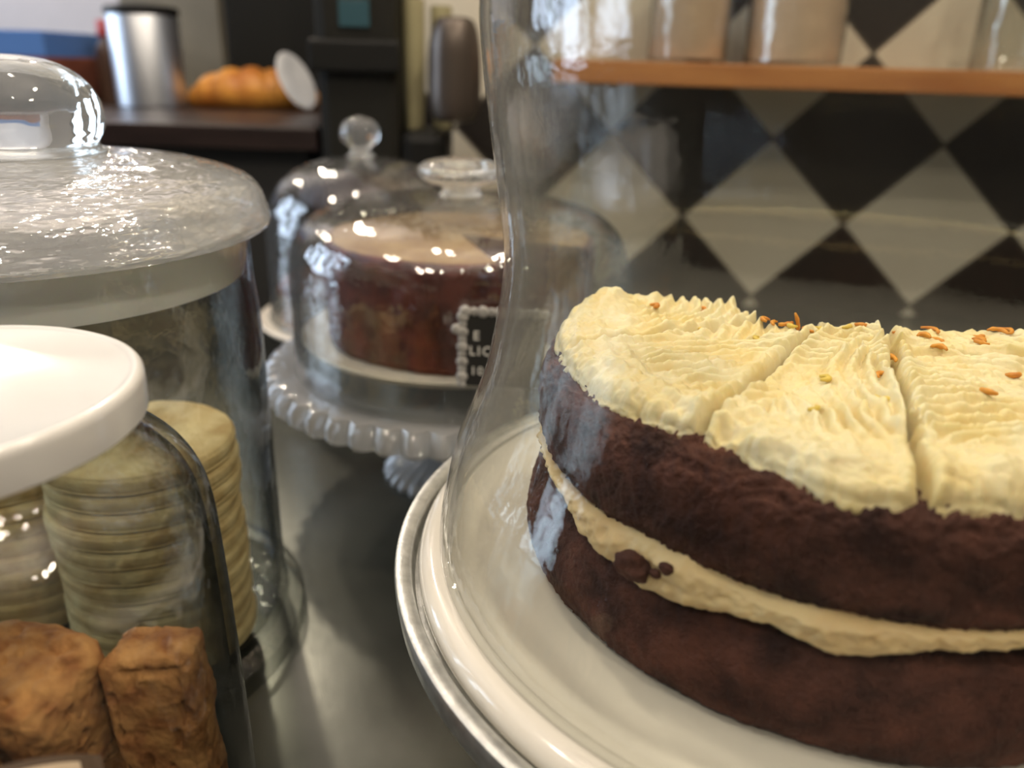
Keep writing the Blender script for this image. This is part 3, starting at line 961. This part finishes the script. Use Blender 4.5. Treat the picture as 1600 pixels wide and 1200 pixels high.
# ------------------------------------------------------------------ front jar of rusks with white lid
FX, FY = -0.1425, 0.175
fj = thing('rusk_jar', 'clear glass jar with white screw lid holding brown rusks', 'jar', (FX, FY, CT))
out_ = [(.060, 0), (.0645, .002), (.0658, .008), (.0656, .04), (.0655, .075), (.0653, .095), (.0647, .125), (.0641, .145), (.0632, .1622), (.0610, .1716), (.0567, .1788), (.0505, .1848), (.0483, .1878), (.0470, .1905), (.0465, .2015)]
inn = [(.0435, .2015), (.0438, .190), (.0452, .187), (.048, .1832), (.0545, .1758), (.0583, .1695), (.0602, .161), (.0611, .145), (.0620, .10), (.0622, .02), (.0612, .009), (.058, .007), (0, .007)]
lathe('body', [(0, 0)] + spline(out_, 4) + spline(inn, 4), M['glass_jar'], fj, segs=144)
lathe('lid', [(.0472, .1944), (.0497, .1942), (.0503, .1948), (.0504, .1960), (.0504, .2025), (.0502, .2037), (.0496, .2046), (.0488, .2050), (.0480, .2050), (.0472, .2046), (.0464, .2043), (0, .2044), (0, .2020), (.0468, .2020)],
      M['lid_white'], fj, segs=128, closed=True)
# label stuck to the front of the jar
def curved_patch(name, r, a0, a1, z0, z1, mat, parent, t=.0004):
    n = 40
    verts_, faces_ = [], []
    for rr in (r, r + t):
        for zz in (z0, z1):
            for k in range(n):
                aa = math.radians(a0 + (a1 - a0) * k / (n - 1))
                zq = zz(math.degrees(aa)) if callable(zz) else zz
                verts_.append((rr * math.cos(aa), rr * math.sin(aa), zq))
    g = lambda ri, zi, k: (ri * 2 + zi) * n + k
    for k in range(n - 1):
        faces_ += [(g(1, 0, k), g(1, 0, k + 1), g(1, 1, k + 1), g(1, 1, k)), (g(0, 1, k), g(0, 1, k + 1), g(0, 0, k + 1), g(0, 0, k)),
                   (g(0, 1, k), g(1, 1, k), g(1, 1, k + 1), g(0, 1, k + 1)), (g(0, 0, k + 1), g(1, 0, k + 1), g(1, 0, k), g(0, 0, k))]
    for k in (0, n - 1):
        faces_.append((g(0, 0, k), g(1, 0, k), g(1, 1, k), g(0, 1, k)))
    return mesh_obj(name, verts_, faces_, mat, parent)
ltop = lambda aa: .144 - .012 * ((aa + 75) / 38.4) ** 4
lb = curved_patch('label', .0650, -112, -37, .060, ltop, M['label_edge'], fj)
curved_patch('label_panel', .0655, -109, -41, .063, lambda aa: ltop(aa) - .0018, M['label_paper'], lb)

def rusk_mesh(name, w, d, L, seed):
    """Toasted rusk: rounded crumbly stick, long axis along z."""
    bm = bmesh.new()
    box_bm(bm, -w / 2, w / 2, -d / 2, d / 2, 0, L, bevel=min(w, d) * .28, segs=3)
    bmesh.ops.triangulate(bm, faces=bm.faces)
    for _ in range(9):
        long_ = [e for e in bm.edges if e.calc_length() > .0016]
        if not long_:
            break
        bmesh.ops.subdivide_edges(bm, edges=long_, cuts=1, use_grid_fill=False)
        bmesh.ops.triangulate(bm, faces=[fc_ for fc_ in bm.faces if len(fc_.verts) > 3])
    bm.normal_update()
    P = np.array([v.co for v in bm.verts]); Nn = np.array([v.normal for v in bm.verts])
    n1 = fbm(P[:, 0] * 70 + seed, P[:, 1] * 70, P[:, 2] * 70, 3, seed)
    n2 = fbm(P[:, 0] * 260, P[:, 1] * 260 + seed, P[:, 2] * 200, 3, seed + 9)
    pits = np.clip(vnoise(P[:, 0] * 330, P[:, 1] * 330, P[:, 2] * 240, seed + 4) - .40, 0, 1)
    P2 = P + Nn * (.0016 * n1 + .0009 * n2 - .0050 * pits)[:, None]
    for v, p in zip(bm.verts, P2):
        v.co = p
    return bm
def rusk(w, d, L, loc, rot, label, seed):
    o = bm_obj('rusk', rusk_mesh('rusk', w, d, L, seed), M['rusk'], None, (loc[0], loc[1], Z(loc[2])), rot, smooth=True)
    tag(o, label, 'rusk', 'brown rusks in the white-lidded jar')
R_ = math.radians
rusk(.0240, .018, .124, (-.0930, .1758, -.2725), (0, R_(-1.5), R_(4)), 'tall brown rusk standing upright at the right side of the white-lidded jar', 1)
rusk(.034, .029, .046, (-.1275, .1765, -.1905), (R_(16), R_(5), R_(-14)), 'thick brown rusk tilted with pale cut top, left of the upright rusk', 2)
rusk(.0255, .018, .134, (-.1390, .1460, -.2715), (0, 0, R_(-4)), 'brown rusk at the left frame edge in front of the tilted rusk', 3)
rusk(.034, .024, .075, (-.1350, .2070, -.2725), (0, 0, R_(10)), 'short brown rusk low at the back of the white-lidded jar', 4)

# ------------------------------------------------------------------ raised dark wooden ledge and what stands on it
LZ = Z(-.070)
ledge = thing('raised_ledge', 'dark wooden raised ledge at the back left of the counter', 'ledge', (-.72, 1.25, CT))
box('top_board', -.60, .497, -.335, .30, LZ - CT - .025, LZ - CT, M['dark_wood'], ledge, bevel=.003)
box('front_panel', -.58, .48, -.31, .28, 0, LZ - CT - .0255, M['black_matte'], ledge)

# croissant: a chain of fat rolled segments curving to two tips
def croissant_mesh():
    n, s = 90, 32
    verts_, faces_ = [], []
    for i in range(n):
        u = -1 + 2 * i / (n - 1)
        th = u * 1.05
        cxp, cyp = .110 * math.sin(th), .075 * (1 - math.cos(th))
        seg = abs(math.sin((u * 3.5 + .5) * math.pi))
        r = .040 * (1 - abs(u) ** 2.2) ** .8 * (.86 + .14 * seg ** .5) + .003
        dx, dy = math.cos(th), math.sin(th) * .7
        for k in range(s):
            aa = 2 * math.pi * k / s
            o_, zz = r * math.cos(aa), r * .95 * math.sin(aa)
            verts_.append((cxp - dy * o_, cyp + dx * o_, max(zz + r * .72, 0)))
    for i in range(n - 1):
        for k in range(s):
            faces_.append((i * s + k, i * s + (k + 1) % s, (i + 1) * s + (k + 1) % s, (i + 1) * s + k))
    faces_.append(tuple(reversed(range(s)))); faces_.append(tuple(range((n - 1) * s, n * s)))
    return verts_, faces_
v, fc = croissant_mesh()
cr = mesh_obj('croissant', v, fc, M['croissant'], None, (-.392, 1.25, LZ + .0005), (0, 0, R_(12)))
cr.scale = (1.0, .9, .80)
tag(cr, 'golden croissant on the dark wooden ledge', 'pastry')
sc_ = lathe('saucer', [(0, 0), (.022, 0), (.024, .002), (.039, .008), (.040, .0095), (.038, .0100), (.024, .0045), (0, .0035)], plain('saucer_white', (0.90, 0.91, 0.92), 0.2), None, (-.318, 1.185, LZ + .0375), segs=64)
sc_.rotation_euler = (0, R_(66), R_(-18))
tag(sc_, 'small white saucer standing on edge beside the croissant', 'saucer')

urn = thing('steel_canister', 'tall brushed steel canister left of the croissant', 'canister', (-.530, 1.22, LZ))
lathe('body', [(0, 0), (.045, 0), (.047, .002), (.047, .118), (.046, .12), (0, .12)], M['steel'], urn, segs=64)
lathe('lid', [(0, .1203), (.047, .1203), (.049, .122), (.049, .128), (.046, .131), (.02, .134), (0, .134)], M['black'], urn, segs=64)
mill = thing('bottle', 'thin brown bottle with red cap beside the steel canister', 'bottle', (-.610, 1.28, LZ))
lathe('body', spline([(0, 0), (.019, 0), (.020, .004), (.020, .07), (.013, .085), (.011, .092), (0, .092)], 4), M['mill'], mill, segs=40)
lathe('cap', [(0, .0922), (.014, .0922), (.015, .094), (.015, .112), (.013, .115), (0, .115)], M['red'], mill, segs=40)
tag(box('crate', -.17, .15, -.09, .09, 0, .062, M['crate'], None, bevel=.003, loc=(-.80, 1.27, LZ)), 'red brown wooden box on the ledge under a blue box', 'box')
tag(box('blue_box', -.16, .145, -.085, .085, 0, .034, M['blue'], None, bevel=.002, loc=(-.80, 1.27, LZ + .0622)), 'flat blue box lying on the red brown wooden box', 'box')

# black coffee machine in the dark corner
mx_, my_ = -.160, .93
mach = thing('coffee_machine', 'large black coffee machine in the dark corner beside tiled wall', 'coffee machine', (mx_, my_, CT))
box('body', -.058, .030, -.02, .085, .0, .385, M['olive'], mach, bevel=.012)
box('front_band', -.062, .034, -.034, -.0205, .268, .300, M['black'], mach, bevel=.004)
box('teal_reflection', -.030, .002, -.0225, -.0203, .312, .338, M['teal'], mach, bevel=.0005)  # dull teal plate added to imitate a reflection on the body
box('side_unit', .0305, .080, -.02, .085, .0, .210, M['black'], mach, bevel=.012)
lathe('brew_head', spline([(0, -.05), (.020, -.05), (.027, -.035), (.028, 0), (.026, .03), (.018, .05), (0, .052)], 5), M['bronze'], mach, (.090, -.020, .272), segs=48)
cupb = thing('cupboard', 'tall dark olive cupboard on the ledge behind the croissant', 'cupboard', (-.37, 1.44, LZ))
box('body', -.10, .13, -.05, .09, 0, .55, M['olive'], cupb, bevel=.004)
box('door', -.097, .127, -.064, -.0503, .005, .545, M['olive'], cupb, bevel=.003)

M['grey_olive'] = plain('grey_olive_paint', (0.22, 0.205, 0.16), 0.6, noise=.15, nscale=10)
cb2 = thing('cupboard', 'grey olive cupboard between the steel canister and the dark olive cupboard', 'cupboard', (-.585, 1.44, LZ))
box('body', -.05, .112, -.05, .09, 0, .55, M['grey_olive'], cb2, bevel=.004)
box('door', -.047, .109, -.064, -.0503, .005, .545, M['grey_olive'], cb2, bevel=.003)

def cup(x, y, z, r, h, mat, name, label, group=None):
    o = lathe(name, spline([(0, 0), (r * .7, 0), (r * .82, .003), (r * .96, h * .5), (r, h), (r * .92, h), (r * .88, h * .5), (r * .7, .006), (0, .006)], 4), mat, None, (x, y, z), segs=40)
    tag(o, label, 'bottle', group)
ctop = CT + .2103
cup(-.118, .955, ctop, .012, .125, M['pale_yellow'], 'bottle', 'narrow pale yellow bottle beside the tall body of the coffee machine')
cup(-.090, .975, ctop, .012, .120, M['pale_yellow'], 'bottle', 'narrow pale yellow bottle at the right end of the coffee machine')

# ------------------------------------------------------------------ wooden shelf on the tiled wall and its jars
x0, y0 = wall_pt(-.27)
shelf = box('wall_shelf', 0, 1.2, -.142, -.001, 0, .023, M['shelf_wood'], None, bevel=.002, loc=(x0, y0, Z(-.0165)), rot=(0, 0, -PSI))
tag(shelf, 'orange brown wooden shelf on the diamond tiled wall', 'shelf')
SZ = Z(-.0165) + .0232
def shelf_jar(s, r, h, mat, label, group=None, fill=.95):
    x, y = wall_pt(s, .085)
    j = thing('storage_jar', label, 'jar', (x, y, SZ), group)
    lathe('contents', [(0, .004), (r - .003, .004), (r - .003, h * fill), (0, h * fill)], mat, j, segs=56) if mat else None
    o_ = [(0, 0), (r * .95, 0), (r, .003), (r, h), (r * .93, h + .008), (r * .80, h + .014), (r * .80, h + .022)]
    i_ = [(r * .76, h + .022), (r * .76, h + .014), (r * .9, h + .007), (r - .002, h - .001), (r - .002, .003), (0, .003)]
    lathe('body', o_ + i_, M['glass_far'], j, segs=56)
    lathe('lid', [(0, h + .0222), (r * .84, h + .0222), (r * .86, h + .024), (r * .86, h + .036), (r * .80, h + .040), (0, h + .040)], M['steel'], j, segs=56)
shelf_jar(-.131, .042, .115, M['peach'], 'jar of peach coloured contents, left one of two on the wooden shelf')
shelf_jar(-.022, .050, .115, M['peach'], 'wider jar of peach coloured contents, right one of two on the wooden shelf')
shelf_jar(.190, .034, .085, None, 'empty clear glass jar at the right end of the wooden shelf')
